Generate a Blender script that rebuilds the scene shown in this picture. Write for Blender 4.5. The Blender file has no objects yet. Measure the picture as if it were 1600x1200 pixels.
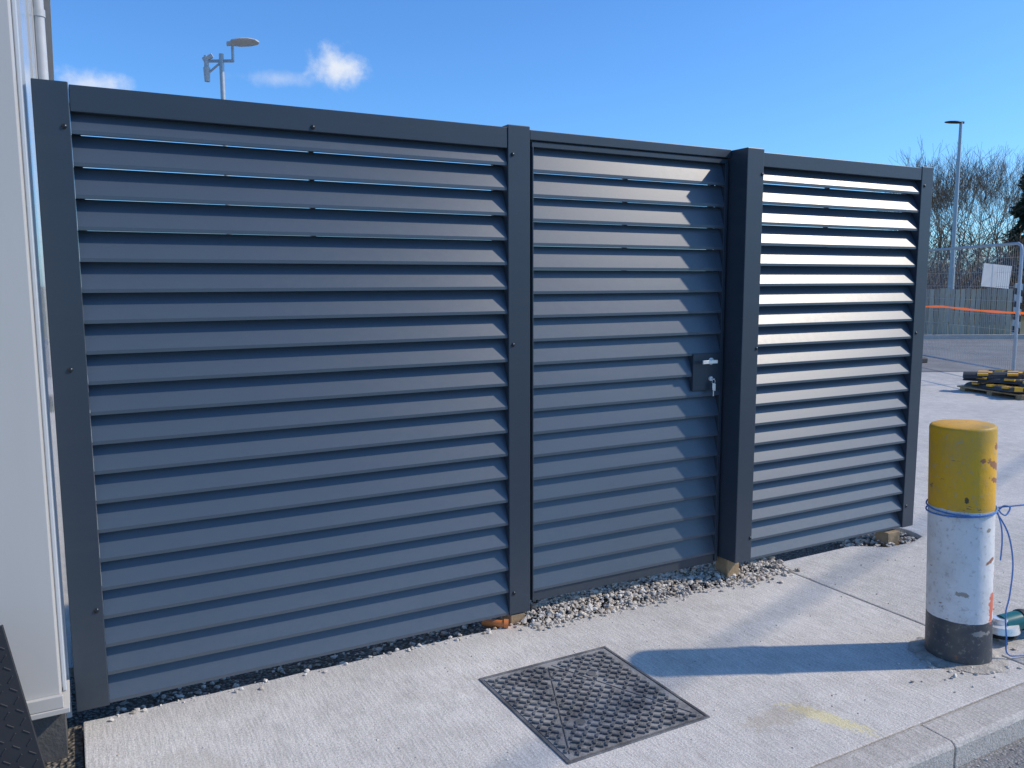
import bpy, bmesh, math, random
import numpy as np
from mathutils import Vector, Matrix
random.seed(7); rng=np.random.default_rng(7)
scene=bpy.context.scene
col=scene.collection

# ---------------------------------------------------------------- helpers
class MB:
    def __init__(s): s.v=[]; s.f=[]; s.m=[]
    def add(s,vs,fs,mi=0):
        n=len(s.v); s.v+= [tuple(v) for v in vs]
        for f in fs: s.f.append(tuple(i+n for i in f)); s.m.append(mi)
    def box(s,x0,x1,y0,y1,z0,z1,mi=0,M=None):
        vs=[(x0,y0,z0),(x1,y0,z0),(x1,y1,z0),(x0,y1,z0),(x0,y0,z1),(x1,y0,z1),(x1,y1,z1),(x0,y1,z1)]
        if M is not None: vs=[tuple(M@Vector(v)) for v in vs]
        s.add(vs,[(3,2,1,0),(4,5,6,7),(0,1,5,4),(1,2,6,5),(2,3,7,6),(3,0,4,7)],mi)
    def prism(s,poly,z0,z1,mi=0):
        n=len(poly)
        vs=[(x,y,z0) for x,y in poly]+[(x,y,z1) for x,y in poly]
        fs=[tuple(range(n))[::-1],tuple(range(n,2*n))]+[(i,(i+1)%n,n+(i+1)%n,n+i) for i in range(n)]
        s.add(vs,fs,mi)
    def extx(s,prof,x0,x1,mi=0):
        n=len(prof)
        vs=[(x0,y,z) for y,z in prof]+[(x1,y,z) for y,z in prof]
        fs=[tuple(range(n)),tuple(range(n,2*n))[::-1]]+[(i,n+i,n+(i+1)%n,(i+1)%n) for i in range(n)]
        s.add(vs,fs,mi)
    def tube(s,p0,p1,r0,r1=None,n=8,mi=0,cap=True):
        if r1 is None: r1=r0
        p0=Vector(p0);p1=Vector(p1); d=(p1-p0)
        if d.length<1e-9: return
        d.normalize()
        a=d.orthogonal().normalized(); b=d.cross(a)
        vs=[]
        for p,r in((p0,r0),(p1,r1)):
            for i in range(n):
                t=2*math.pi*i/n; vs.append(p+a*(r*math.cos(t))+b*(r*math.sin(t)))
        fs=[(i,(i+1)%n,n+(i+1)%n,n+i) for i in range(n)]
        if cap: fs+=[tuple(range(n))[::-1],tuple(range(n,2*n))]
        s.add(vs,fs,mi)
    def path(s,pts,r,n=8,mi=0):
        pts=[Vector(p) for p in pts]; rings=[]
        a=None
        for i,p in enumerate(pts):
            d=(pts[min(i+1,len(pts)-1)]-pts[max(i-1,0)]).normalized()
            if a is None: a=d.orthogonal().normalized()
            else:
                a=(a-d*a.dot(d))
                a=a.normalized() if a.length>1e-6 else d.orthogonal().normalized()
            b=d.cross(a)
            rings.append([p+a*(r*math.cos(2*math.pi*k/n))+b*(r*math.sin(2*math.pi*k/n)) for k in range(n)])
        vs=[v for q in rings for v in q]; fs=[]
        for i in range(len(pts)-1):
            for k in range(n):
                fs.append((i*n+k,i*n+(k+1)%n,(i+1)*n+(k+1)%n,(i+1)*n+k))
        fs.append(tuple(range(n))[::-1]); L=(len(pts)-1)*n; fs.append(tuple(range(L,L+n)))
        s.add(vs,fs,mi)
    def lathe(s,prof,cx,cy,n=40,mi=0):
        vs=[];m=len(prof)
        for r,z in prof:
            for i in range(n):
                t=2*math.pi*i/n; vs.append((cx+r*math.cos(t),cy+r*math.sin(t),z))
        fs=[]
        for j in range(m-1):
            for i in range(n):
                fs.append((j*n+i,j*n+(i+1)%n,(j+1)*n+(i+1)%n,(j+1)*n+i))
        fs.append(tuple(range(n))[::-1]); fs.append(tuple(range((m-1)*n,m*n)))
        s.add(vs,fs,mi)
    def obj(s,name,mats,parent=None,smooth=False,bevel=0,seg=2,recalc=True,**props):
        me=bpy.data.meshes.new(name); me.from_pydata(s.v,[],s.f); me.update()
        if not isinstance(mats,(list,tuple)): mats=[mats]
        for m in mats: me.materials.append(m)
        if len(mats)>1: me.polygons.foreach_set("material_index",s.m)
        if recalc:
            bm=bmesh.new(); bm.from_mesh(me); bmesh.ops.recalc_face_normals(bm,faces=bm.faces); bm.to_mesh(me); bm.free()
        if smooth: me.polygons.foreach_set("use_smooth",[True]*len(me.polygons))
        o=bpy.data.objects.new(name,me); col.objects.link(o)
        if parent: o.parent=parent; o.matrix_parent_inverse=parent.matrix_world.inverted()
        if bevel:
            b=o.modifiers.new("bevel","BEVEL"); b.width=bevel; b.segments=seg; b.limit_method='ANGLE'; b.angle_limit=math.radians(40)
        if smooth:
            bm=bmesh.new(); bm.from_mesh(me)
            for e in bm.edges:
                if len(e.link_faces)==2 and e.calc_face_angle(0)>math.radians(38): e.smooth=False
            bm.to_mesh(me); bm.free()
        for k,v in props.items(): o[k]=v
        return o
def thing(name,loc,label,category,group=None):
    o=bpy.data.objects.new(name,None); o.location=loc; o.empty_display_size=.1; col.objects.link(o)
    bpy.context.view_layer.update()
    o["label"]=label; o["category"]=category
    if group: o["group"]=group
    return o

# ---------------------------------------------------------------- materials
class NT:
    def __init__(s,name):
        s.mat=bpy.data.materials.new(name); s.mat.use_nodes=True; s.t=s.mat.node_tree; s.n=s.t.nodes; s.l=s.t.links
        s.b=s.n["Principled BSDF"]
        s.geo=s.n.new("ShaderNodeNewGeometry"); s.tc=s.n.new("ShaderNodeTexCoord")
    def pos(s,scale=(1,1,1),obj=False):
        m=s.n.new("ShaderNodeMapping"); m.inputs["Scale"].default_value=scale
        s.l.new(s.tc.outputs["Object"] if obj else s.geo.outputs["Position"],m.inputs["Vector"]); return m.outputs[0]
    def noise(s,scale,detail=4,rough=.55,vec=None,dist=0):
        n=s.n.new("ShaderNodeTexNoise"); n.inputs["Scale"].default_value=scale; n.inputs["Detail"].default_value=detail
        n.inputs["Roughness"].default_value=rough; n.inputs["Distortion"].default_value=dist
        s.l.new(vec if vec is not None else s.geo.outputs["Position"],n.inputs["Vector"]); return n.outputs["Fac"]
    def voro(s,scale,vec=None,feat='F1'):
        n=s.n.new("ShaderNodeTexVoronoi"); n.inputs["Scale"].default_value=scale; n.feature=feat
        s.l.new(vec if vec is not None else s.geo.outputs["Position"],n.inputs["Vector"]); return n.outputs["Distance"]
    def ramp(s,fac,stops):
        r=s.n.new("ShaderNodeValToRGB"); e=r.color_ramp.elements
        while len(e)<len(stops): e.new(.5)
        for i,(p,c) in enumerate(stops):
            e[i].position=p; e[i].color=(*(c if isinstance(c,(tuple,list)) else (c,c,c)),1)
        s.l.new(fac,r.inputs[0]); return r.outputs[0]
    def mix(s,fac,a,b,mode='MIX'):
        m=s.n.new("ShaderNodeMix"); m.data_type='RGBA'; m.blend_type=mode
        for sock,v in((0,fac),(6,a),(7,b)):
            if isinstance(v,(int,float)): m.inputs[sock].default_value=v if sock==0 else (v,v,v,1)
            elif isinstance(v,tuple): m.inputs[sock].default_value=(*v,1)
            else: s.l.new(v,m.inputs[sock])
        return m.outputs[2]
    def math(s,op,a,b=0.0,c=None,clamp=False):
        m=s.n.new("ShaderNodeMath"); m.operation=op; m.use_clamp=clamp
        for i,v in enumerate((a,b,c)):
            if v is None: continue
            if isinstance(v,(int,float)): m.inputs[i].default_value=v
            else: s.l.new(v,m.inputs[i])
        return m.outputs[0]
    def sep(s):
        q=s.n.new("ShaderNodeSeparateXYZ"); s.l.new(s.geo.outputs["Position"],q.inputs[0]); return q.outputs
    def color(s,c):
        if isinstance(c,tuple): s.b.inputs["Base Color"].default_value=(*c,1)
        else: s.l.new(c,s.b.inputs["Base Color"])
    def rough(s,c):
        if isinstance(c,(int,float)): s.b.inputs["Roughness"].default_value=c
        else: s.l.new(c,s.b.inputs["Roughness"])
    def bump(s,h,strength=.3,dist=.01,prev=None):
        b=s.n.new("ShaderNodeBump"); b.inputs["Strength"].default_value=strength; b.inputs["Distance"].default_value=dist
        s.l.new(h,b.inputs["Height"])
        if prev is not None: s.l.new(prev,b.inputs["Normal"])
        s.l.new(b.outputs[0],s.b.inputs["Normal"]); return b.outputs[0]

def simple(name,c,rough=.5,var=.15,scale=8,metal=0,bump=0,bscale=60,spec=.5):
    m=NT(name); n=m.noise(scale,5)
    lo=tuple(x*(1-var) for x in c); hi=tuple(min(1,x*(1+var)) for x in c)
    m.color(m.ramp(n,[(.3,lo),(.7,hi)])); m.b.inputs["Metallic"].default_value=metal
    m.b.inputs["Specular IOR Level"].default_value=spec
    m.rough(m.math('MULTIPLY_ADD',n,.2,rough-.1))
    if bump: m.bump(m.noise(bscale,4),bump,.01)
    return m.mat

def powder(name,c,rough,spec=.5):
    m=NT(name)
    n=m.noise(1.3,3); n2=m.noise(35,4,.7); fine=m.noise(900,2)
    dust=m.ramp(m.noise(6,6,.7,m.pos((.25,1,2))),[(.5,0.),(.8,1.)])
    base=m.mix(n,tuple(x*.88 for x in c),tuple(x*1.12 for x in c))
    z=m.sep()[2]
    low=m.math('MULTIPLY',m.math('SUBTRACT',.55,z,clamp=True),.35)
    d=m.math('ADD',m.math('MULTIPLY',dust,.05),m.math('MULTIPLY',low,n2))
    m.color(m.mix(d,base,(.20,.20,.19)))
    m.rough(m.math('MULTIPLY_ADD',n2,.10,rough-.05)); m.b.inputs["Specular IOR Level"].default_value=spec
    m.bump(fine,.05,.001)
    return m.mat
M_POST=powder("anthracite_powder_coat",(.028,.042,.060),.42)
M_SLAT=powder("anthracite_louvre_coat",(.054,.076,.102),.38,.65)

def concrete(name,base=.36,warm=(1,.945,.860),marks=False):
    m=NT(name)
    big=m.noise(.9,6,.6); mid=m.noise(7,6,.65); fine=m.noise(120,4,.7); grit=m.voro(210)
    v=m.ramp(big,[(.3,base*.90),(.5,base),(.72,base*1.1)])
    v=m.mix(.5,v,m.ramp(mid,[(.25,.72),(.5,1.),(.75,1.2)]),'MULTIPLY')
    v=m.mix(.8,v,m.ramp(fine,[(.3,.60),(.5,1.),(.7,1.3)]),'MULTIPLY')
    v=m.mix(.5,v,m.ramp(grit,[(.05,.55),(.35,1.05)]),'MULTIPLY')
    br=m.noise(60,3,.6,m.pos((1.6,.14,1)))
    v=m.mix(.45,v,m.ramp(br,[(.35,.70),(.6,1.15)]),'MULTIPLY')
    st=m.ramp(m.noise(2.2,7,.72,dist=1.2),[(.56,0.),(.72,1.)])
    v=m.mix(m.math('MULTIPLY',st,.28),v,(base*.62,base*.60,base*.55))
    sp=m.ramp(m.noise(38,5,.75),[(.64,0.),(.70,1.)])
    v=m.mix(m.math('MULTIPLY',sp,.5),v,(base*.45,base*.44,base*.41))
    wh=m.ramp(m.noise(26,5,.7,m.pos((1,1,3))),[(.62,0.),(.74,1.)])
    v=m.mix(m.math('MULTIPLY',wh,.5),v,(base*1.45,base*1.45,base*1.4))
    v=m.mix(1,v,warm,'MULTIPLY')
    if marks:
        x,y,z=m.sep()
        def spot(cx,cy,sx,sy,nz,thr,rot=0):
            dx=m.math('SUBTRACT',x,cx); dy=m.math('SUBTRACT',y,cy); c,s_=math.cos(rot),math.sin(rot)
            a=m.math('DIVIDE',m.math('ADD',m.math('MULTIPLY',dx,c),m.math('MULTIPLY',dy,s_)),sx)
            b=m.math('DIVIDE',m.math('SUBTRACT',m.math('MULTIPLY',dy,c),m.math('MULTIPLY',dx,s_)),sy)
            r=m.math('SQRT',m.math('ADD',m.math('MULTIPLY',a,a),m.math('MULTIPLY',b,b)))
            r=m.math('ADD',r,m.math('MULTIPLY',m.math('SUBTRACT',m.noise(nz,6,.75),.5),3.2))
            return m.ramp(r,[(max(0,thr-.2),1.),(min(1,thr+.15),0.)])
        v=m.mix(m.math('MULTIPLY',spot(2.585,-1.38,.20,.050,40,.80,-1.15),.65),v,(.76,.66,.32))
        v=m.mix(m.math('MULTIPLY',spot(2.44,-1.28,.26,.09,18,.7),.35),v,(.36,.29,.19))
        v=m.mix(m.math('MULTIPLY',spot(.35,-.55,.25,.25,8,.5),.35),v,(.50,.46,.38))
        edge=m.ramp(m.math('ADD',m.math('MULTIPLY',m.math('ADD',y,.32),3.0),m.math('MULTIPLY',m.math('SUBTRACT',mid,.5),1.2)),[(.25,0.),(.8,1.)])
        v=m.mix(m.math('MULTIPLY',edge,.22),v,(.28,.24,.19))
    m.color(v); m.rough(.88); m.b.inputs["Specular IOR Level"].default_value=.25
    b=m.bump(mid,.2,.02); b=m.bump(br,.4,.004,b); m.bump(fine,.6,.006,b)
    return m.mat
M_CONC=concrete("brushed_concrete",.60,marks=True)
M_CONC2=concrete("apron_concrete",.54)
M_KERB=concrete("kerb_concrete",.49,(1,.93,.83))

def asphalt(name,base):
    m=NT(name); n=m.noise(1.2,5); g=m.voro(90); f=m.noise(160,3,.7)
    v=m.mix(.8,m.ramp(n,[(.3,base*.8),(.7,base*1.25)]),m.ramp(g,[(.1,1.7),(.5,.7)]),'MULTIPLY')
    v=m.mix(.6,v,m.ramp(f,[(.35,.6),(.65,1.5)]),'MULTIPLY')
    m.color(m.mix(1,v,(1,.98,.95),'MULTIPLY')); m.rough(.85); b=m.bump(g,.5,.008); m.bump(f,.4,.004,b); return m.mat
M_ASPH=asphalt("near_asphalt",.24); M_ROAD=asphalt("road_asphalt",.21)

def dirtmat():
    m=NT("rough_ground"); n=m.noise(.25,7,.65); f=m.noise(14,5,.7)
    v=m.ramp(n,[(.3,(.12,.10,.07)),(.5,(.09,.10,.045)),(.7,(.15,.125,.085))])
    m.color(m.mix(.6,v,m.ramp(f,[(.3,.5),(.7,1.4)]),'MULTIPLY')); m.rough(.95); m.bump(f,.5,.05); return m.mat
M_DIRT=dirtmat()
def gravelbed():
    m=NT("gravel_bed"); g=m.voro(55); f=m.noise(70,4)
    m.color(m.mix(.7,m.ramp(g,[(.1,(.30,.26,.21)),(.6,(.09,.08,.065))]),m.ramp(f,[(.3,.6),(.7,1.3)]),'MULTIPLY')); m.rough(.95); m.bump(g,1,.02); return m.mat
M_GBED=gravelbed()
def stonemat():
    m=NT("crushed_stone"); oi=m.n.new("ShaderNodeNewGeometry")
    r=m.ramp(oi.outputs["Random Per Island"],[(0,(.36,.31,.25)),(.5,(.58,.52,.44)),(.85,(.74,.69,.61)),(1,(.44,.33,.22))])
    m.color(m.mix(.5,r,m.ramp(m.noise(120,4),[(.3,.7),(.7,1.25)]),'MULTIPLY')); m.rough(.9); m.bump(m.noise(200,3),.4,.003); return m.mat
M_STONE=stonemat()

# ---------------------------------------------------------------- ground
def sheet(name,poly,z,mat):
    mb=MB(); mb.add([(x,y,z) for x,y in poly],[tuple(range(len(poly)))])
    return mb.obj(name,mat,recalc=False,kind="structure")
CX,CY,CZ=0.0604,-3.4525,1.6987
PS=.4964
Fh=(math.sin(PS),math.cos(PS)); Rh=(math.cos(PS),-math.sin(PS))
def RF(depth,lat): return (CX+Fh[0]*depth+Rh[0]*lat, CY+Fh[1]*depth+Rh[1]*lat)   # axes of the far road

sheet("ground",[(-300,-300),(500,-300),(500,500),(-300,500)],-.16,M_DIRT)
sheet("near_road",[(-8,-9),(14,-9),(14,-1.735),(-8,-1.735)],-.10,M_ASPH)
def ragged(x0,x1,y,n,a):
    return [(x0+(x1-x0)*i/n, y+random.uniform(-a,a)) for i in range(n+1)]
mb=MB(); mb.prism([(0.02,-1.575),(3.712,-1.575)]+ragged(3.712,2.05,-.092,22,.007)+ragged(1.92,.02,-.004,24,.007),-.15,0)
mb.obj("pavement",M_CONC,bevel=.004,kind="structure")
mb=MB(); mb.prism([(3.728,-1.575),(16.0,-1.575),(16.0,9.0),(5.06,9.0),(5.06,.05),(5.02,-.07),(4.86,-.12),(4.62,-.11),(4.50,-.02),(4.42,.02),(3.728,.02)],-.15,-.002)
mb.obj("concrete_apron",M_CONC2,bevel=.006,kind="structure")
mb=MB(); mb.prism([(-.02,.55),(5.05,.55),(5.05,9),(-.02,9)],-.15,-.006)
mb.obj("compound_floor",M_CONC2,kind="structure")
sheet("verge_strip",[(-1.5,-1.73),(0.015,-1.73),(0.015,.5),(-1.5,.5)],-.03,M_GBED)
mb=MB(); x=2.853-0.915*6
prof=[(-1.732,-.15),(-1.732,-.018),(-1.726,-.006),(-1.712,.002),(-1.60,.004),(-1.585,.002),(-1.582,-.15)]
while x<9:
    dz=random.uniform(-.002,.003)
    mb.extx([(a,b+dz) for a,b in prof],x+.004,x+.911); x+=.915
mb.obj("kerb",M_KERB,bevel=.004,kind="structure")
sheet("gravel_bed",[(-.02,-.1),(5.05,-.14),(5.05,.56),(-.02,.56)],-.05,M_GBED)
P=lambda *a:[RF(*q) for q in a]
sheet("far_road",P((15.3,-40),(15.3,60),(23.9,60),(23.9,-40)),.004,M_ROAD)
sheet("far_verge",P((24.1,-40),(24.1,60),(120,60),(120,-40)),.05,M_DIRT)
sheet("apron_extension",P((6,8.0),(6,40),(15.3,40),(15.3,-12)),-.006,M_CONC2)
mb=MB()
a=Vector((*RF(23.9,-30),0)); b=Vector((*RF(23.9,50),0)); n=Vector((Fh[0],Fh[1],0))*.15
mb.add([a,b,b+n,a+n,a+Vector((0,0,.13)),b+Vector((0,0,.13)),b+n+Vector((0,0,.13)),a+n+Vector((0,0,.13))],[(0,1,5,4),(1,2,6,5),(2,3,7,6),(3,0,4,7),(4,5,6,7)])
mb.obj("far_kerb",M_KERB,kind="structure")

# stones
def icos():
    bm=bmesh.new(); bmesh.ops.create_icosphere(bm,subdivisions=1,radius=1); V=np.array([v.co[:] for v in bm.verts]); Fc=np.array([[v.index for v in f.verts] for f in bm.faces]); bm.free(); return V,Fc
IV,IF=icos()
def stones(name,pts,mat,**props):
    V=[];Fc=[];n=0
    for x,y,z,s in pts:
        q=IV*(1+rng.normal(0,.18,(len(IV),1))); q=q*np.array([s*rng.uniform(.7,1.3),s*rng.uniform(.7,1.2),s*rng.uniform(.45,.8)])
        t=rng.uniform(0,6.28); c,sn=math.cos(t),math.sin(t); R=np.array([[c,-sn,0],[sn,c,0],[0,0,1]])
        t2=rng.uniform(-.6,.6); R=R@np.array([[1,0,0],[0,math.cos(t2),-math.sin(t2)],[0,math.sin(t2),math.cos(t2)]])
        V.append(q@R.T+[x,y,z]); Fc.append(IF+n); n+=len(IV)
    me=bpy.data.meshes.new(name); me.from_pydata(np.vstack(V).tolist(),[],np.vstack(Fc).tolist()); me.materials.append(mat); me.update()
    o=bpy.data.objects.new(name,me); col.objects.link(o)
    for k,v in props.items(): o[k]=v
    return o
pts=[]
for i in range(6500):
    x=rng.uniform(.05,3.75) if rng.random()<.25 else rng.uniform(1.98,3.75); y=rng.uniform(-.095,.40)
    m=(.045 if 1.98<x<3.75 else .0)
    if x<1.95 and y<.02: continue
    z=-.045+m*math.exp(-((y-.08)/.22)**2)*1.4+rng.uniform(0,.022)
    if x<1.95: z-=.010
    s=rng.choice([.005,.008,.012,.018],p=[.35,.38,.2,.07]); pts.append((x,y,z,s))
for i in range(520):
    x=rng.uniform(2.0,3.75) if rng.random()<.85 else rng.uniform(.1,2.0); y=(-.09 if x>2 else -.0)-abs(rng.normal(0,.03)); s=rng.choice([.003,.005,.010]); pts.append((x,y,s*.5,s))
for i in range(90):
    x=3.45+rng.normal(0,.14); y=-.10-abs(rng.normal(0,.05)); pts.append((x,y,.006,rng.uniform(.005,.016)))
for i in range(160):
    pts.append((rng.uniform(4.45,5.05),rng.uniform(-.1,.2),-.04+rng.uniform(0,.02),rng.uniform(.008,.02)))
stones("gravel",pts,M_STONE,kind="stuff")
pts=[(rng.uniform(0.1,5),rng.uniform(-1.5,-.12),.001,rng.uniform(.0015,.005)) for i in range(240)]
pts+=[(rng.uniform(1.9,5),rng.uniform(-2.2,-1.75),-.098,rng.uniform(.003,.009)) for i in range(500)]
pts+=[(3.50+rng.normal(0,.2),-1.33+rng.normal(0,.12),.003,rng.uniform(.004,.012)) for i in range(50)]
stones("loose_grit",pts,M_STONE,kind="stuff")

# ---------------------------------------------------------------- louvre fence
fence=thing("louvre_fence",(0,0,0),"tall dark grey metal louvred fence with locked gate","fence")
PITCH=.1152
def blade_profile(z,D,H):
    L=.014
    return [(.004,z),(.004,z+L),(.004+D,z+H),(.016+D,z+H),(.016+D,z+H-.002),(.0055+D,z+H-.002),(.0065,z+L-.001),(.0065,z+.002),(.022,z+.004),(.022,z)]
LIPS=[2.240-PITCH*k for k in range(20)]
def panel(x0,x1,lips,D,H,cuts=None):
    mb=MB()
    for k,z in enumerate(lips):
        xe=x1
        if cuts and cuts(z): xe=cuts(z)
        dz=random.uniform(-.0008,.0008)
        mb.extx(blade_profile(z+dz,D,H),x0,xe)
    for a,b in((x0+.002,x0+.032),(x1-.032,x1-.002),((x0+x1)/2-.010,(x0+x1)/2+.010)): mb.box(a,b,.084,.105,lips[-1],lips[0]+.116)
    return mb
panel(.117,1.91,LIPS,.046,.1162).obj("louvre_panel",M_SLAT,fence)
panel(3.41,4.90,[z+.008 for z in LIPS],.056,.1170).obj("louvre_panel",M_SLAT,fence)
def post(x0,x1,y0,y1,z0,z1,mat=M_POST):
    mb=MB(); mb.box(x0,x1,y0,y1,z0,z1); return mb.obj("post",mat,fence,bevel=.003)
post(0,.116,-.004,.12,.045,2.42)
post(1.911,2.029,-.004,.12,.05,2.425)
post(3.290,3.410,-.125,.12,.12,2.405)
post(4.901,5.012,-.004,.12,.055,2.42)
def rail(x0,x1,z0,z1,y0=-.001,y1=.080):
    mb=MB(); mb.box(x0,x1,y0,y1,z0,z1); mb.obj("top_rail",M_POST,fence,bevel=.002)
rail(.118,1.909,2.318,2.412); rail(2.031,3.288,2.365,2.41); rail(3.411,4.899,2.335,2.412)
M_SCR=simple("dark_screw",(.03,.035,.04),.3,metal=.6)
def screw(x,z,y=-.006):
    mb=MB(); mb.lathe([(.0095,0),(.0095,.002),(.007,.005),(.002,.0064)],0,0,12)
    mb.v=[(x+a,y-c,z+b) for a,b,c in mb.v]
    mb.obj("screw",M_SCR,fence,smooth=True)
for x,z in((.095,2.262),(.060,1.38),(.092,.44)): screw(x,z,-.004)
for x,z in((1.935,2.29),(1.935,1.40),(1.935,.16)): screw(x,z,-.004)
screw(1.0,2.335,-.001)
for z in(2.27,1.33,.25): screw(3.398,z,-.125)
for z in(2.30,1.36,.2): screw(4.93,z,-.004)

# gate
gx0,gx1=2.045,3.275
GL=[2.218-PITCH*k for k in range(19)]
PZ0,PZ1=GL[10]+.036,GL[8]+.010
mb=panel(gx0+.007,gx1-.021,GL,.034,.1154,lambda z: 3.055 if abs(z-GL[9])<.01 else None)
gate=mb.obj("gate",M_SLAT,fence)
mb=MB()
mb.box(gx0,gx1,.006,.082,2.334,2.358); mb.box(gx0,gx0+.006,.0,.082,.10,2.333); mb.box(gx1-.02,gx1,.002,.082,.10,2.333); mb.box(gx0+.0065,gx1-.0205,.012,.082,.092,.140)
mb.obj("gate_frame",M_POST,gate,bevel=.0015)
mb=MB(); mb.box(3.055,3.252,-.004,.080,PZ0,PZ1); mb.obj("lock_plate",M_POST,gate,bevel=.003)
M_ST=simple("brushed_steel",(.80,.79,.76),.30,.08,40,metal=.5)
mb=MB(); mb.tube((3.180,-.004,1.262),(3.180,-.040,1.262),.009,n=14); mb.box(3.088,3.192,-.048,-.038,1.252,1.272); mb.tube((3.180,-.0045,1.262),(3.180,-.009,1.262),.020,n=20)
mb.obj("handle",M_ST,gate,bevel=.003,smooth=True)
KX=3.178; KZ=1.165
mb=MB(); mb.tube((KX,-.0045,KZ),(KX,-.014,KZ),.013,n=16)
mb.box(KX-.006,KX+.006,-.035,-.014,KZ-.002,KZ+.002)
ring=[(KX+.011*math.sin(t),-.033,KZ-.015+.013*math.cos(t)) for t in np.linspace(0,6.2832,17)]
mb.path(ring,.0013,6); mb.box(KX-.009,KX+.007,-.036,-.033,KZ-.060,KZ-.023); mb.box(KX+.003,KX+.017,-.032,-.029,KZ-.067,KZ-.027); mb.box(KX-.004,KX+.002,-.036,-.033,KZ-.095,KZ-.060)
mb.obj("key",M_ST,gate,bevel=.0005)

M_WOOD=simple("raw_timber",(.36,.25,.14),.8,.3,14,bump=.3)
for x,y,w,h in((1.96,.02,.04,.046),(3.35,-.03,.045,.118),(4.80,-.0,.06,.045)):
    mb=MB(); mb.box(x-w,x+w,y-.02,y+.08,-.06,h)
    o=mb.obj("timber_block",M_WOOD,bevel=.004,label="short pale timber block packed under the fence post",category="timber block",group="timber blocks under the fence")
mb=MB()
pp=[(1.80,.07,.010),(1.83,.03,.014),(1.86,-.005,.018),(1.89,-.022,.018)]
mb.path(pp,.018,20); mb.tube((1.872,-.014,.020),(1.892,-.024,.019),.022,.022,20)
mb.obj("drain_pipe",simple("orange_plastic",(.62,.19,.05),.4,.15),smooth=True,label="short orange plastic drain pipe poking out below fence",category="pipe")

# ---------------------------------------------------------------- manhole cover
mh=thing("manhole_cover",(1.86,-.79,0),"square patterned cast iron manhole cover set in concrete","manhole cover")
def iron(name,dust,lo=.42,base=.085,rg=.32):
    m=NT(name); n=m.noise(6,7,.7); f=m.noise(150,4,.7)
    d=m.ramp(m.math('ADD',m.math('MULTIPLY',n,.8),m.math('MULTIPLY',f,.35)),[(lo,0.),(lo+.22,1.)])
    m.color(m.mix(m.math('MULTIPLY',d,dust),(base,base,base*1.03),(.42,.41,.39))); m.rough(m.math('MULTIPLY_ADD',n,.3,rg)); m.b.inputs["Metallic"].default_value=.12
    m.bump(f,.5,.003); return m.mat
M_IRON=iron("cast_iron_dusty",.85,.40,.07); M_IRON2=iron("cast_iron_worn",.45,.50,.10,.14)
x0,x1,y0,y1=1.525,2.185,-1.155,-.435
mb=MB(); fw=.013
for a in((x0,x1,y0,y0+fw),(x0,x1,y1-fw,y1),(x0,x0+fw,y0+fw+.0005,y1-fw-.0005),(x1-fw,x1,y0+fw+.0005,y1-fw-.0005)): mb.box(a[0],a[1],a[2],a[3],-.02,.005)
mb.obj("frame",M_IRON2,mh,bevel=.002)
mb=MB(); mb.box(x0+.018,x1-.018,y0+.018,y1-.018,-.02,.0035); mb.obj("cover",M_IRON,mh)
mb=MB(); cs=.0315; nx=int((x1-x0-.05)/cs); ny=int((y1-y0-.05)/cs)
def seg_d(px,py,ax,ay,bx,by):
    t=max(0,min(1,((px-ax)*(bx-ax)+(py-ay)*(by-ay))/((bx-ax)**2+(by-ay)**2))); return math.hypot(px-ax-t*(bx-ax),py-ay-t*(by-ay))
xm=(x0+x1)/2; ym=(y0+y1)/2
segs=[(x0+.03,y0+.03,xm,y1-.03),(xm,y1-.03,x1-.03,y0+.03)]
for i in range(nx+1):
    for j in range(ny+1):
        px=x0+.036+i*cs; py=y0+.036+j*cs
        if px>x1-.030 or py>y1-.030: continue
        if min(seg_d(px,py,*s) for s in segs)<.010: continue
        if min(math.hypot(px-xm-.12,py-ym-.16),math.hypot(px-xm+.14,py-ym+.15))<.032: continue
        ang=math.radians(45 if (i+j)%2 else -45)+random.uniform(-.06,.06); w=random.uniform(.9,1.05)
        M=Matrix.Translation((px,py,0))@Matrix.Rotation(ang,4,'Z')
        mb.box(-.0145*w,.0145*w,-.0055,.0055,.003,.0115*w,0,M)
for s in segs:
    a=math.atan2(s[3]-s[1],s[2]-s[0]); L=math.hypot(s[2]-s[0],s[3]-s[1])
    M=Matrix.Translation((s[0],s[1],0))@Matrix.Rotation(a,4,'Z')
    mb.box(.02,L-.03,-.0025,.0025,.003,.0065,0,M)
for q in((xm+.12,ym+.16),(xm-.14,ym-.15)): mb.tube((q[0],q[1],.003),(q[0],q[1],.008),.022,n=20)
mb.obj("tread_pattern",M_IRON2,mh,bevel=.002,seg=2)

# ---------------------------------------------------------------- bollard
bx,by,br=3.520+.045*Rh[0],-1.256+.045*Rh[1],.1335
bol=thing("bollard",(bx,by,0),"thick yellow, white and dark grey painted concrete bollard","bollard")
m=NT("bollard_paint"); x,y,z=m.sep()
fine=m.noise(40,5,.7); dirt=m.noise(5,7,.7)
zz=m.math('ADD',z,m.math('MULTIPLY',m.math('SUBTRACT',m.noise(9,3),.5),.016))
base=m.mix(m.math('GREATER_THAN',zz,.198),(.055,.062,.072),(.80,.78,.75))
base=m.mix(m.math('GREATER_THAN',zz,.700),base,(.80,.41,.010))
base=m.mix(m.math('MULTIPLY',m.ramp(dirt,[(.45,0.),(.75,1.)]),.40),base,(.27,.22,.16))
base=m.mix(m.math('MULTIPLY',m.ramp(fine,[(.57,0.),(.64,1.)]),.40),base,(.37,.33,.28))
scr=m.ramp(m.noise(6.5,6,.7,m.pos((1.3,1.3,3.4)),.5),[(.640,0.),(.655,1.)])
base=m.mix(m.math('MULTIPLY',scr,.85),base,(.24,.12,.07))
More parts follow.
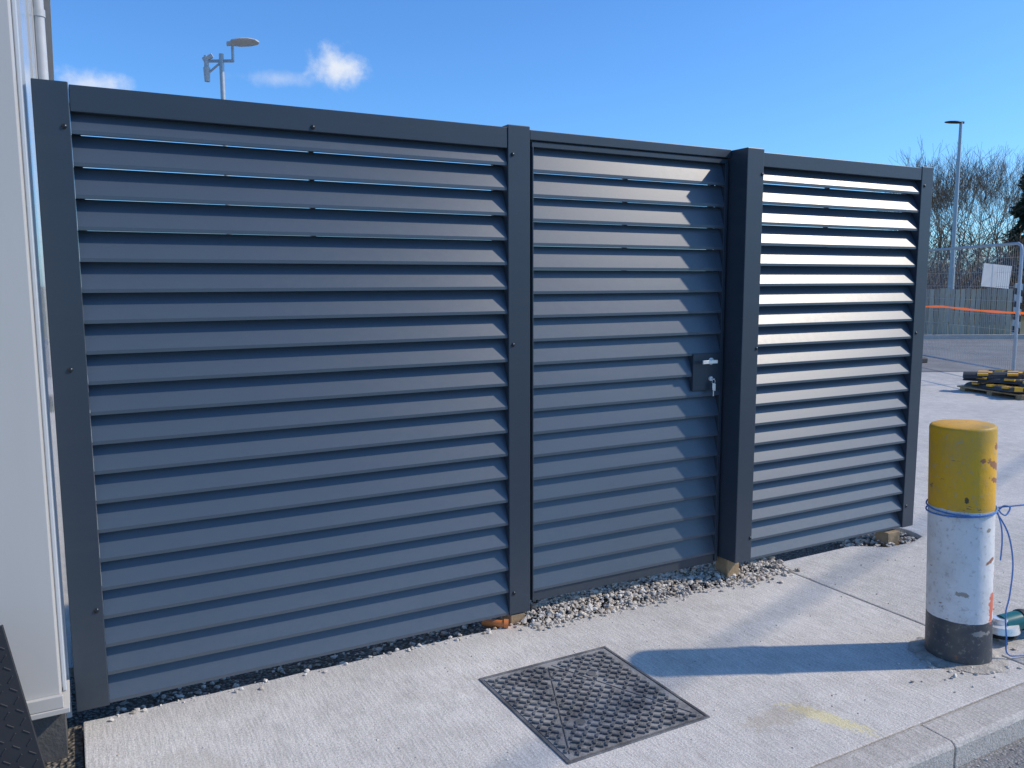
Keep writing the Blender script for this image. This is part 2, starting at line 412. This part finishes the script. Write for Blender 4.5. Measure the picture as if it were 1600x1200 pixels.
lat=m.math('ADD',m.math('MULTIPLY',m.math('SUBTRACT',x,bx),Rh[0]),m.math('MULTIPLY',m.math('SUBTRACT',y,by),Rh[1]))
wob=m.noise(28,5,.7)
def chip(la,zc,w,h,c,base,slope=0.0):
    a=m.math('DIVIDE',m.math('SUBTRACT',lat,la),w)
    dz=m.math('SUBTRACT',m.math('SUBTRACT',z,zc),m.math('MULTIPLY',m.math('SUBTRACT',lat,la),slope))
    b=m.math('DIVIDE',dz,h)
    r=m.math('ADD',m.math('SQRT',m.math('ADD',m.math('MULTIPLY',a,a),m.math('MULTIPLY',b,b))),m.math('MULTIPLY',m.math('SUBTRACT',wob,.5),3.0))
    return m.mix(m.ramp(r,[(.75,.92),(.9,0.)]),base,c)
rust=(.30,.11,.045); red=(.66,.13,.05)
base=chip(.045,.905,.060,.019,rust,base,-.5)
base=chip(.055,.985,.030,.012,rust,base)
base=chip(.050,.840,.045,.012,rust,base,-.3)
base=chip(-.02,.930,.020,.012,rust,base)
base=chip(-.075,.755,.014,.018,(.05,.04,.03),base)
base=chip(.080,.270,.022,.085,red,base)
base=chip(.095,.360,.012,.060,red,base)
base=chip(.055,.480,.026,.012,rust,base,.3)
base=chip(.030,.620,.018,.010,(.30,.25,.2),base)
base=chip(-.070,.330,.028,.012,(.35,.3,.25),base)
base=chip(.02,.155,.05,.015,(.3,.28,.26),base)
m.color(base); m.rough(m.math('MULTIPLY_ADD',fine,.3,.35)); b=m.bump(dirt,.3,.02); m.bump(scr,.4,-.002,b)
mb=MB(); n=64
mb.lathe([(br+.004,-.03),(br+.003,.03),(br+.001,.2),(br,.6),(br,1.056),(br-.002,1.063),(br-.006,1.068),(br-.014,1.071),(.08,1.076),(.002,1.078)],bx,by,n)
sh=mb.obj("shaft",m.mat,bol,smooth=True)
T=Matrix.Translation((bx,by,0))@Matrix.Rotation(-math.radians(2.4),4,Vector((Fh[0],Fh[1],0)))@Matrix.Translation((-bx,-by,0))
sh.data.transform(T)
mb=MB(); k=36; vs=[];fs=[]
for j,(r,z) in enumerate(((br-.02,.012),(br+.02,.010),(br+.06,.002))):
    for i in range(k):
        t=2*math.pi*i/k; rr=r+(rng.normal(0,.009) if j else 0); vs.append((bx+rr*math.cos(t),by+rr*math.sin(t),z+rng.normal(0,.001)))
for j in range(2):
    for i in range(k): fs.append((j*k+i,j*k+(i+1)%k,(j+1)*k+(i+1)%k,(j+1)*k+i))
mb.add(vs,fs); mb.obj("base_collar",simple("rough_mortar",(.44,.40,.34),.95,.3,20,bump=.8,bscale=90),bol)
rope=MB(); R=br+.006; RZ=.700
tl=RZ*math.tan(math.radians(2.4)); rx,ry=bx-tl*Rh[0],by-tl*Rh[1]
rope.path([(rx+R*math.cos(t),ry+R*math.sin(t),RZ+.012*math.sin(t*1.0+1.2)) for t in np.linspace(0,6.2832,50)],.0036)
rope.path([(rx+R*math.cos(t),ry+R*math.sin(t),RZ-.018+.012*math.sin(t+2.4)) for t in np.linspace(0,6.2832,50)],.0036)
kx,ky=rx+.100,ry-.100
def spl(P,n=10):
    P=[Vector(p) for p in P]; P=[P[0]]+P+[P[-1]]; out=[]
    for i in range(1,len(P)-2):
        for t in np.linspace(0,1,n,endpoint=False):
            a,b,c,d=P[i-1],P[i],P[i+1],P[i+2]
            out.append(.5*((2*b)+(c-a)*t+(2*a-5*b+4*c-d)*t*t+(3*b-3*c+d-a)*t**3))
    out.append(P[-2]); return out
rope.path(spl([(kx,ky,RZ-.02),(kx+.02,ky-.02,RZ+.01),(kx+.05,ky-.03,RZ),(kx+.02,ky-.03,RZ-.03),(kx-.01,ky-.02,RZ-.01),(kx+.03,ky-.02,RZ+.005),(kx+.4,ky-.2,RZ+.01),(kx+1.2,ky-.6,RZ-.1)]),.0035)
rope.path(spl([(kx,ky,RZ-.02),(kx+.05,ky-.03,.58),(kx+.085,ky-.04,.44),(kx+.06,ky-.05,.30),(kx+.04,ky-.05,.22),(kx+.04,ky-.06,.12),(kx+.06,ky-.06,.03),(kx+.16,ky-.08,.008),(kx+.4,ky-.16,.006)]),.0035)
rope.path(spl([(kx-.005,ky,RZ),(kx+.01,ky-.02,.62),(kx+.025,ky-.02,.54),(kx+.022,ky-.02,.46)]),.0034)
rope.obj("rope",simple("blue_rope",(.10,.24,.55),.6,.3,200,bump=.6,bscale=300),smooth=True,label="blue rope knotted around the painted bollard",category="rope")
gx,gy=3.90,-1.31
tool=thing("angle_grinder",(gx,gy,0),"teal cordless angle grinder lying on the concrete","power tool")
M_TEAL=simple("teal_plastic",(.01,.13,.13),.35,.15); M_BLK=simple("black_rubber",(.02,.02,.022),.6,.2)
mb=MB(); mb.path([(gx-.02,gy+.03,.075),(gx+.06,gy+.01,.085),(gx+.14,gy-.01,.09),(gx+.22,gy-.03,.085)],.045,16); mb.obj("body",M_TEAL,tool,smooth=True)
mb=MB(); mb.tube((gx+.08,gy+.005,.086),(gx+.10,gy,.087),.05,n=20); mb.obj("collar",M_BLK,tool)
mb=MB(); mb.box(gx+.22,gx+.31,gy-.08,gy+.02,.02,.13); mb.obj("battery",M_BLK,tool,bevel=.008)
mb=MB(); mb.tube((gx-.03,gy+.03,.015),(gx-.03,gy+.03,.11),.034,n=20); mb.tube((gx-.03,gy+.03,.055),(gx-.03,gy+.03,.085),.085,.078,n=28); mb.obj("disc_guard",M_ST,tool,smooth=True)
mb=MB(); mb.tube((gx-.03,gy+.03,.030),(gx-.03,gy+.03,.033),.072,n=28); mb.obj("cutting_disc",M_BLK,tool)

# ---------------------------------------------------------------- building on the left
bld=thing("clad_building",(-.06,-.22,0),"pale grey panel clad building with eaves and downpipe","building")
def clad(name,c,rough,ribs=0):
    m=NT(name); n=m.noise(.8,5); st=m.noise(6,5,.6,m.pos((1,1,.15)))
    v=m.mix(m.math('MULTIPLY',m.ramp(st,[(.45,0.),(.8,1.)]),.18),tuple(c),tuple(x*.72 for x in c))
    m.color(v); m.rough(rough); m.b.inputs["Specular IOR Level"].default_value=.5
    if ribs:
        w=m.n.new("ShaderNodeTexWave"); w.wave_type='BANDS'; w.bands_direction='Z'; w.inputs["Scale"].default_value=ribs; m.l.new(m.geo.outputs["Position"],w.inputs["Vector"])
        m.bump(w.outputs["Fac"],.08,.003)
    else: m.bump(n,.05,.01)
    return m.mat
M_CLAD=clad("cream_panel",(.53,.51,.47),.35); M_WALL=clad("ribbed_cladding",(.50,.53,.56),.10,6.0)
mb=MB(); mb.box(-3.5,-.040,-.215,.02,.20,4.6); mb.obj("corner_panel",M_CLAD,bld,bevel=.006)
mb=MB(); mb.box(-3.5,-.016,.021,9.5,.02,4.2); mb.obj("wall",M_WALL,bld)
mb=MB(); mb.box(-.039,-.024,-.10,.02,.185,4.2); mb.obj("edge_strip",M_WALL,bld,bevel=.004)
mb=MB(); mb.box(-3.5,-.034,-.235,-.216,.185,.232); mb.obj("sill_trim",M_CLAD,bld,bevel=.003)
mb=MB(); mb.box(-3.5,-.016,-.24,-.0,.165,.184); mb.obj("drip_flashing",M_CLAD,bld,bevel=.002)
mb=MB(); mb.box(-3.5,-.035,-.19,.02,-.16,.164); mb.obj("plinth",simple("dark_plinth",(.09,.09,.088),.8,.2,bump=.4),bld)
for y in(1.2,2.9,4.6,6.3,8.0):
    mb=MB(); mb.box(-.015,-.008,y,y+.03,.12,4.2); mb.obj("panel_joint",M_CLAD,bld)
mb=MB(); mb.box(-.5,.10,1.0,9.8,4.201,4.32); mb.box(.04,.105,1.0,9.8,4.03,4.2); mb.obj("eaves",simple("grey_eaves",(.30,.31,.32),.4,.06),bld,bevel=.01)
mb=MB(); mb.tube((.02,3.4,.1),(.02,3.4,4.1),.034,n=18); mb.tube((.02,3.4,3.55),(.02,3.4,3.6),.041,n=18); mb.tube((.02,3.4,2.0),(.02,3.4,2.05),.041,n=18)
mb.obj("downpipe",simple("grey_downpipe",(.50,.51,.52),.4,.08),bld,smooth=True)
mb=MB(); 
M=Matrix.Translation((-.05,-.62,-.03))@Matrix.Rotation(math.radians(-11),4,'Y')@Matrix.Rotation(math.radians(-10),4,'X')
mb.box(-.62,0,-.012,.012,0,.68,0,M)
for i in range(17):
    for j in range(19):
        a=math.radians(45 if (i+j)%2 else -45); Q=M@Matrix.Translation((-.02-i*.036,-.0105,.02+j*.035))@Matrix.Rotation(a,4,'Y')
        mb.box(-.012,.012,-.0035,0.002,-.0025,.0025,0,Q)
mb.obj("rubber_board",M_BLK,bevel=.001,seg=1,label="black rubber tread board leaning by the building",category="board")

# ---------------------------------------------------------------- lamp columns
M_GALV=simple("galvanised_steel",(.42,.44,.46),.42,.1,20,metal=.35)
M_LGREY=simple("light_grey_casting",(.50,.51,.52),.5,.08)
M_DK=simple("dark_lens",(.05,.055,.06),.3,.1)
def lantern(mb,c,u,L=.56,W=.24):
    c=Vector(c);u=Vector(u).normalized(); v=Vector((-u.y,u.x,0)); up=Vector((0,0,1))
    N=14; rings=[]
    sec=[(0,.10,.05),(.12,.16,.05),(.3,.8,.045),(.6,1,.04),(.85,.85,.03),(1,.35,.015)]
    for t,w,h in sec:
        ring=[]
        for k in range(N):
            a=2*math.pi*k/N
            ring.append(c+u*(t*L)+v*(math.cos(a)*w*W/2)+up*((math.sin(a)*h*(1.3 if math.sin(a)>0 else .6))+.10*t*.35))
        rings.append(ring)
    vs=[q for r in rings for q in r]; fs=[]
    for i in range(len(sec)-1):
        for k in range(N): fs.append((i*N+k,i*N+(k+1)%N,(i+1)*N+(k+1)%N,(i+1)*N+k))
    fs+= [tuple(range(N)),tuple(range((len(sec)-1)*N,len(sec)*N))]
    mb.add(vs,fs)
px_,py_=2.97,13.55
lp=thing("lamp_column",(px_,py_,0),"slim grey lamp column with lantern and security camera","street lamp")
u=Vector((Rh[0],Rh[1],0))
mb=MB(); mb.tube((px_,py_,0),(px_,py_,6.05),.06,.045,16); mb.obj("column",M_GALV,lp,smooth=True)
mb=MB(); a=Vector((px_,py_,5.92))
mb.tube(a-u*.30,a+u*.24,.028,n=10); mb.tube(a+u*.22,a+u*.22+Vector((0,0,.30)),.028,n=10); mb.tube(a-u*.02+Vector((0,0,-.03)),a-u*.26+Vector((0,0,-.22)),.02,n=8); mb.obj("bracket",M_GALV,lp,smooth=True)
mb=MB(); lantern(mb,a+u*.12+Vector((0,0,.30)),u+Vector((.1,-.3,0)),.62,.52); mb.obj("lantern",M_LGREY,lp,smooth=True)
mb=MB(); b_=a-u*.29; mb.tube(b_+Vector((0,0,.10)),b_+Vector((0,0,-.12)),.045,n=14); mb.tube(b_+Vector((0,0,-.12)),b_+Vector((0,0,-.38)),.065,.05,n=14)
mb.tube(b_+Vector((0,0,.02))-u*.06,b_+Vector((0,0,.1))+u*.12,.045,n=12); mb.obj("camera_unit",M_LGREY,lp,smooth=True)
qx,qy=30.25,16.56
lp2=thing("street_lamp",(qx,qy,0),"tall grey street lamp with dark lantern beyond the road","street lamp")
mb=MB(); mb.tube((qx,qy,0),(qx,qy,2.2),.12,.11,14); mb.tube((qx,qy,2.2),(qx,qy,7.65),.085,.055,14); mb.obj("column",M_GALV,lp2,smooth=True)
mb=MB(); lantern(mb,(qx+.12*Rh[0],qy+.12*Rh[1],7.62),(-Rh[0],-Rh[1],0),.72,.44); mb.obj("lantern",M_DK,lp2,smooth=True)

# ---------------------------------------------------------------- temporary mesh fencing
hu=Vector((.494,.869,0)); h0=Vector((13.74,4.43,0))
def heras(i):
    o=h0+hu*(3.5*i)
    t=thing("mesh_fence_panel",o,"galvanised temporary mesh fence panel in rubber feet","fence panel","temporary mesh fence panels")
    mb=MB(); H=2.30; r=.026
    pts=[o+Vector((0,0,.05)),o+Vector((0,0,H-.12)),o+hu*.035+Vector((0,0,H-.035)),o+hu*.12+Vector((0,0,H)),o+hu*3.32+Vector((0,0,H)),o+hu*3.405+Vector((0,0,H-.035)),o+hu*3.44+Vector((0,0,H-.12)),o+hu*3.44+Vector((0,0,.05))]
    mb.path(pts,r,8); mb.tube(o+Vector((0,0,.2)),o+hu*3.44+Vector((0,0,.2)),.016,n=6); mb.obj("frame",M_GALV,t,smooth=True)
    mb=MB()
    s=.06
    while s<3.42: mb.tube(o+hu*s+Vector((0,0,.2)),o+hu*s+Vector((0,0,H-.01)),.003,n=3,cap=False); s+=.06
    for z in np.arange(.4,H,.24): mb.tube(o+Vector((0,0,z)),o+hu*3.44+Vector((0,0,z)),.003,n=3,cap=False)
    mb.obj("mesh",M_GALV,t)
    mb=MB()
    mb.prism([(o.x-.3,o.y-.11),(o.x+.3,o.y-.11),(o.x+.3,o.y+.11),(o.x-.3,o.y+.11)],.0,.11); mb.obj("foot",M_BLK,t,bevel=.02)
heras(0); heras(1)
c=h0+hu*.80+Vector((-.06,-.10,1.78)); M=Matrix.Translation(c)@Matrix.Rotation(math.radians(-14),4,'Z')@Matrix.Rotation(math.radians(5),4,'Y')
mb=MB(); mb.box(-.29,.29,-.005,.005,-.20,.19,0,M); mb.obj("blank_board",simple("white_board",(.72,.70,.66),.5,.05),label="blank white board tied to mesh fencing",category="sign board")
mb=MB(); A=h0+Vector((.1,-.5,1.19))-hu*.6; B=h0+hu*6.5+Vector((-.05,0,1.20)); pts=[]
for i in range(31):
    t=i/30; p=A.lerp(B,t); p.z-=.04*math.sin(math.pi*((t*2)%1)); pts.append(p)
vs=[];fs=[]
for i,p in enumerate(pts):
    w=.019+.005*math.sin(i*1.7); vs+= [p+Vector((0,0,w)),p-Vector((0,0,w))]
for i in range(30): fs.append((2*i,2*i+1,2*i+3,2*i+2))
mb.add(vs,fs)
m=NT("orange_tape"); m.color(m.mix(m.noise(5),(.95,.13,.015),(1,.2,.03))); m.rough(.4)
tr=m.n.new("ShaderNodeBsdfTranslucent"); tr.inputs[0].default_value=(1,.18,.02,1); mxs=m.n.new("ShaderNodeMixShader"); mxs.inputs[0].default_value=.45
outn=m.n["Material Output"]; m.l.new(m.b.outputs[0],mxs.inputs[1]); m.l.new(tr.outputs[0],mxs.inputs[2]); m.l.new(mxs.outputs[0],outn.inputs[0])
mb.obj("barrier_tape",m.mat,label="bright orange barrier tape along mesh fencing",category="tape")

m=NT("weathered_boards"); r=m.n.new("ShaderNodeNewGeometry")
v=m.ramp(r.outputs["Random Per Island"],[(0,(.36,.28,.195)),(1,(.60,.49,.35))]); m.color(m.mix(.5,v,m.ramp(m.noise(8,5,.6,m.pos((4,4,.4))),[(.3,.6),(.7,1.3)]),'MULTIPLY')); m.rough(.9)
tf=thing("timber_fence",(*RF(25.4,12.8),0),"weathered vertical board timber fence beyond the road","fence")
mb=MB()
a0=Vector((*RF(25.6,12.2),0)); b0=Vector((*RF(25.2,15.25),0)); d=(b0-a0); L=d.length; d.normalize(); n=Vector((-d.y,d.x,0))
s=-3.0
while s<L:
    h=1.46+random.uniform(-.03,.03); p=a0+d*s; q=p+d*.125; w=n*.02
    mb.add([p,q,q+w,p+w]+[x+Vector((0,0,h)) for x in (p,q,q+w,p+w)],[(0,1,2,3),(4,5,6,7),(0,1,5,4),(1,2,6,5),(2,3,7,6),(3,0,4,7)]); s+=.15
mb.obj("boards",m.mat,tf)
mb=MB()
for z in(.35,1.2):
    p=a0-d*3+n*.03; q=b0+n*.03; w=n*.05
    mb.add([p+Vector((0,0,z)),q+Vector((0,0,z)),q+w+Vector((0,0,z)),p+w+Vector((0,0,z))]+[x+Vector((0,0,z+.1)) for x in (p,q,q+w,p+w)],[(0,1,2,3),(4,5,6,7),(0,1,5,4),(1,2,6,5),(2,3,7,6),(3,0,4,7)])
mb.obj("rails",m.mat,tf)
# black and white striped marker at the end of the timber fence
sm=NT("striped_marker"); x,y,z=sm.sep()
sm.color(sm.mix(sm.math('GREATER_THAN',sm.math('FRACT',sm.math('ADD',sm.math('MULTIPLY',z,2.6),sm.math('MULTIPLY',x,1.2))),.5),(.03,.03,.035),(.68,.67,.64))); sm.rough(.6)
e0=b0+d*.22
mb=MB(); MM=Matrix.Translation(e0)@Matrix.Rotation(math.atan2(d.y,d.x),4,'Z')
mb.box(-.11,.11,-.03,.03,.0,1.62,0,MM); mb.obj("striped_marker_post",sm.mat,bevel=.01,label="black and white striped marker post beside timber fence",category="marker post")

# pile of speed bumps
SX,SY=12.66,3.72
sp=thing("speed_bump_pile",(SX,SY,0),"loose pile of black and yellow rubber speed bumps","speed bumps")
M_YEL=simple("yellow_rubber",(.85,.42,.02),.5,.25); M_BLK2=simple("dusty_black_rubber",(.05,.048,.045),.7,.3)
ST=Matrix.Translation((SX,SY,0))@Matrix.Rotation(math.radians(-12),4,'Z')
mb=MB()
for k in range(4): mb.box(-.55+k*.3,-.43+k*.3,-.6,.6,.05,.072,0,ST)
for k in range(3): mb.box(-.55,.52,-.55+k*.5,-.46+k*.5,.0,.048,0,ST)
mb.obj("pallet",M_WOOD,sp)
for k in range(10):
    mb=MB()
    lay=k//4; cx=-.42+.28*(k%4)+random.uniform(-.06,.06)+(.14*lay); cy=random.uniform(-.12,.12); z=.078+.085*lay
    ang=random.uniform(-.35,.35)*(1+.6*lay)
    M=ST@Matrix.Translation((cx,cy,z))@Matrix.Rotation(ang,4,'Z')@Matrix.Rotation(random.uniform(-.07,.07),4,'X')@Matrix.Rotation(random.uniform(-.12,.12),4,'Y')
    for j in range(3):
        y0_=-.58+j*.39
        vs=[(-.15,y0_,0),(.15,y0_,0),(.10,y0_,.05),(.04,y0_,.072),(-.04,y0_,.072),(-.10,y0_,.05)]; vs2=[(a,b+.385,c) for a,b,c in vs]
        mb.add([tuple(M@Vector(q)) for q in vs+vs2],[(0,1,2,3,4,5),(6,7,8,9,10,11)]+[(i,(i+1)%6,6+(i+1)%6,6+i) for i in range(6)],0)
        for sx in(-1,1):
            mb.box(sx*.085-.045,sx*.085+.045,y0_+.05,y0_+.19,.040,.071,1,M)
        mb.box(-.06,.06,y0_-.004,y0_+.05,.01,.076,1,M)
    mb.obj("speed_bump",[M_BLK2,M_YEL],sp)

# ---------------------------------------------------------------- shadow caster: cable and poles added out of frame for a faint diagonal shadow
EL,PHI=math.radians(38),math.radians(25)
cz=5.0; off=Vector((math.cos(PHI),-math.sin(PHI),0))*(cz/math.tan(EL))
g1=Vector((4.53,-.14,0)); g2=Vector((2.37,-.79,0)); gd=(g1-g2).normalized()
ca=g2+off+Vector((0,0,cz))-gd*14; cb=g2+off+Vector((0,0,cz))+gd*16
M_CAB=simple("shadow_cable_black",(.03,.03,.03),.6)
mb=MB(); mb.path([ca.lerp(cb,t)+Vector((0,0,-.5*4*t*(1-t)+.5)) for t in np.linspace(0,1,25)],.022,8)
mb.obj("shadow_cable",M_CAB,smooth=True,label="unseen thick black cable added to cast a faint diagonal shadow",category="cable")
for q in(ca,cb):  # unseen poles, added only to hold up the shadow-casting cable
    mb=MB(); mb.tube((q.x,q.y,-.1),(q.x,q.y,5.9),.13,.09,14); mb.box(q.x-.04,q.x+.04,q.y-.16,q.y+.16,5.42,5.49)
    mb.obj("shadow_cable_pole",M_WOOD,smooth=True,label="unseen round timber pole added to carry the shadow-casting cable",category="pole",group="added shadow cable poles")

# ---------------------------------------------------------------- trees
M_BARK=simple("winter_bark",(.15,.10,.065),.9,.3,6)
M_TWIG=simple("winter_twigs",(.19,.122,.072),.9,.35,3)
def grow(mbT,mbC,p,d,L,r,dep,R):
    nseg=2
    for s in range(nseg):
        q=p+d*(L/nseg); tgt=mbT if dep<=1 else mbC
        tgt.tube(p,q,r,r*.85,5 if dep<2 else 3,cap=False); p=q; r*=.85
        d=(d+Vector((R.gauss(0,.09),R.gauss(0,.09),R.gauss(.03,.05)))).normalized()
    if dep>=6: return
    k=3 if dep in(1,2,3,4) else 2
    for i in range(k):
        ax=d.orthogonal().normalized(); ax.rotate(Matrix.Rotation(R.uniform(0,6.28),3,d.copy()))
        nd=d.copy(); nd.rotate(Matrix.Rotation(math.radians(R.uniform(12,38)),3,ax)); nd.z+=.18; nd.normalize()
        grow(mbT,mbC,p,nd,L*R.uniform(.68,.88),max(.0055,r*.64),dep+1,R)
def maketree(seed,loc,H):
    R=random.Random(seed); t=thing("bare_tree",loc,"leafless winter tree with fine upright branches","tree","bare winter trees beyond the road")
    mt,mc=MB(),MB(); grow(mt,mc,Vector(loc),Vector((0,0,1)),H*.24,.09,0,R)
    a=mt.obj("trunk",M_BARK,t,recalc=False); b=mc.obj("crown",M_TWIG,t,recalc=False); return (t,a,b)
base=[maketree(i,(*RF(44+i*1.2,(44+i*1.2)*(1440+i*38-800)/1281.),.0),8.5) for i in range(4)]
spots=[(47,1395,.95),(43,1470,1.12),(46,1500,1.15),(42,1535,1.0),(48,1555,1.15),(45,1590,1.0),(50,1430,1.15),(52,1510,1.2),(53,1575,1.2),(49,1485,1.05),(47,1455,1.1),(50,1530,1.15),(46,1415,1.0)]
for i,(dp,px,sc) in enumerate(spots):
    src=base[i%4]; loc=(*RF(dp,dp*(px-800)/1281.),0)
    e=src[0].copy(); col.objects.link(e); e.location=loc; e.rotation_euler=(0,0,i*1.3); e.scale=(sc,sc,sc)
    for ch in src[1:]:
        c=ch.copy(); col.objects.link(c); c.parent=e; c.matrix_parent_inverse=src[0].matrix_world.inverted()
V=[];Fc=[]
for i in range(17000):
    dp=rng.uniform(34,46); px=rng.uniform(1380,1700); x,y=RF(dp,dp*(px-800)/1281.); z=abs(rng.normal(0,1.0))*1.7+.1
    if z>4.8: continue
    a=rng.normal(0,1,3); a[2]=abs(a[2])+.5; a/=np.linalg.norm(a); L=rng.uniform(.3,.9); w=rng.uniform(.008,.02)
    s=np.cross(a,[Fh[0],Fh[1],0]); s/=np.linalg.norm(s)+1e-9; p=np.array([x,y,z]); n=len(V)
    V+=[tuple(p-s*w),tuple(p+s*w),tuple(p+a*L)]; Fc.append((n,n+1,n+2))
me=bpy.data.meshes.new("undergrowth"); me.from_pydata(V,[],Fc); me.materials.append(M_TWIG); o=bpy.data.objects.new("undergrowth",me); col.objects.link(o); o["kind"]="stuff"
cfx,cfy=RF(40,40*(1594-800)/1281.)
cf=thing("conifer_tree",(cfx,cfy,0),"dark green conifer among bare trees","tree")
mb=MB(); mb.tube((cfx,cfy,0),(cfx,cfy,7.2),.16,.02,8); mb.obj("trunk",M_BARK,cf)
V=[];Fc=[]
for i in range(8000):
    t=rng.random()**.7; z=.8+6.7*(1-t)*.98; rad=(.15+1.3*t)*(.75+.35*math.sin(z*5.1)); an=rng.uniform(0,6.28); rr=rad*rng.uniform(.3,1.1)
    p=np.array([cfx+rr*math.cos(an),cfy+rr*math.sin(an),z-.25*rr]); a=np.array([math.cos(an),math.sin(an),rng.uniform(-.5,.3)])+rng.normal(0,.3,3); a/=np.linalg.norm(a); s=np.cross(a,rng.normal(0,1,3)); s/=np.linalg.norm(s)
    L=rng.uniform(.12,.3); n=len(V); V+=[tuple(p-s*.05),tuple(p+s*.05),tuple(p+a*L)]; Fc.append((n,n+1,n+2))
me=bpy.data.meshes.new("crown"); me.from_pydata(V,[],Fc); me.materials.append(simple("conifer_green",(.03,.05,.025),.85,.4,2)); o=bpy.data.objects.new("crown",me); col.objects.link(o); o.parent=cf; o.matrix_parent_inverse=cf.matrix_world.inverted()

# ---------------------------------------------------------------- light
sd=Vector((math.cos(EL)*math.cos(PHI),-math.cos(EL)*math.sin(PHI),math.sin(EL)))
sl=bpy.data.lights.new("sun","SUN"); sl.energy=3.6; sl.angle=math.radians(1.1); sl.color=(1,.89,.75)
so=bpy.data.objects.new("sun",sl); so.rotation_euler=sd.to_track_quat('Z','Y').to_euler(); so.location=(5,-5,10); col.objects.link(so)
w=bpy.data.worlds.new("World"); scene.world=w; w.use_nodes=True; nt=w.node_tree; N=nt.nodes; Lk=nt.links
bg=N["Background"]; bg.inputs[1].default_value=.15
sky=N.new("ShaderNodeTexSky"); sky.sky_type='NISHITA'; sky.sun_disc=False; sky.sun_elevation=EL; sky.sun_rotation=math.radians(90)+PHI; sky.air_density=1.0; sky.dust_density=.6; sky.ozone_density=3.0
hs=N.new("ShaderNodeMix"); hs.data_type='RGBA'; hs.blend_type='MULTIPLY'; hs.inputs[0].default_value=1; Lk.new(sky.outputs[0],hs.inputs[6]); hs.inputs[7].default_value=(.52,.90,1.32,1)
tc=N.new("ShaderNodeTexCoord")
nz=N.new("ShaderNodeTexNoise"); nz.inputs["Scale"].default_value=34; nz.inputs["Detail"].default_value=8; nz.inputs["Roughness"].default_value=.6; Lk.new(tc.outputs["Generated"],nz.inputs["Vector"])
cur=hs.outputs[2]
def cloud(c,sx,sz,dens,cur):
    sub=N.new("ShaderNodeVectorMath"); sub.operation='SUBTRACT'; Lk.new(tc.outputs["Generated"],sub.inputs[0]); sub.inputs[1].default_value=c
    ml=N.new("ShaderNodeVectorMath"); ml.operation='MULTIPLY'; Lk.new(sub.outputs[0],ml.inputs[0]); ml.inputs[1].default_value=(1/sx,1/sx,1/sz)
    ln=N.new("ShaderNodeVectorMath"); ln.operation='LENGTH'; Lk.new(ml.outputs[0],ln.inputs[0])
    ad=N.new("ShaderNodeMath"); ad.operation='MULTIPLY_ADD'; Lk.new(nz.outputs["Fac"],ad.inputs[0]); ad.inputs[1].default_value=-2.2
    Lk.new(ln.outputs["Value"],ad.inputs[2])
    mr=N.new("ShaderNodeMapRange"); mr.interpolation_type='SMOOTHSTEP'; Lk.new(ad.outputs[0],mr.inputs[0]); mr.inputs[1].default_value=.10; mr.inputs[2].default_value=-1.20; mr.inputs[3].default_value=0; mr.inputs[4].default_value=dens
    mx=N.new("ShaderNodeMix"); mx.data_type='RGBA'; Lk.new(mr.outputs[0],mx.inputs[0]); Lk.new(cur,mx.inputs[6]); mx.inputs[7].default_value=(5.6,5.9,6.4,1)
    return mx.outputs[2]
cur=cloud((.281,.930,.240),.032,.022,.95,cur)
cur=cloud((.225,.948,.224),.045,.009,.35,cur)
cur=cloud((.040,.977,.205),.035,.016,.8,cur)
Lk.new(cur,bg.inputs[0])

# ---------------------------------------------------------------- camera
cam=bpy.data.cameras.new("camera"); co=bpy.data.objects.new("camera",cam); col.objects.link(co)
p,r,ps=.1235,-.0034,PS
F=Vector((math.sin(ps)*math.cos(p),math.cos(ps)*math.cos(p),-math.sin(p))); R_=Vector((math.cos(ps),-math.sin(ps),0)); U=R_.cross(F)
R2=R_*math.cos(r)+U*math.sin(r); U2=-R_*math.sin(r)+U*math.cos(r)
M=Matrix((R2,U2,-F)).transposed().to_4x4(); M.translation=(CX,CY,CZ); co.matrix_world=M
cam.sensor_width=36; cam.lens=36*1280.9/1600; cam.clip_start=.05; cam.clip_end=2000
scene.camera=co
scene.view_settings.view_transform='Standard'; scene.view_settings.look='None'; scene.view_settings.exposure=0
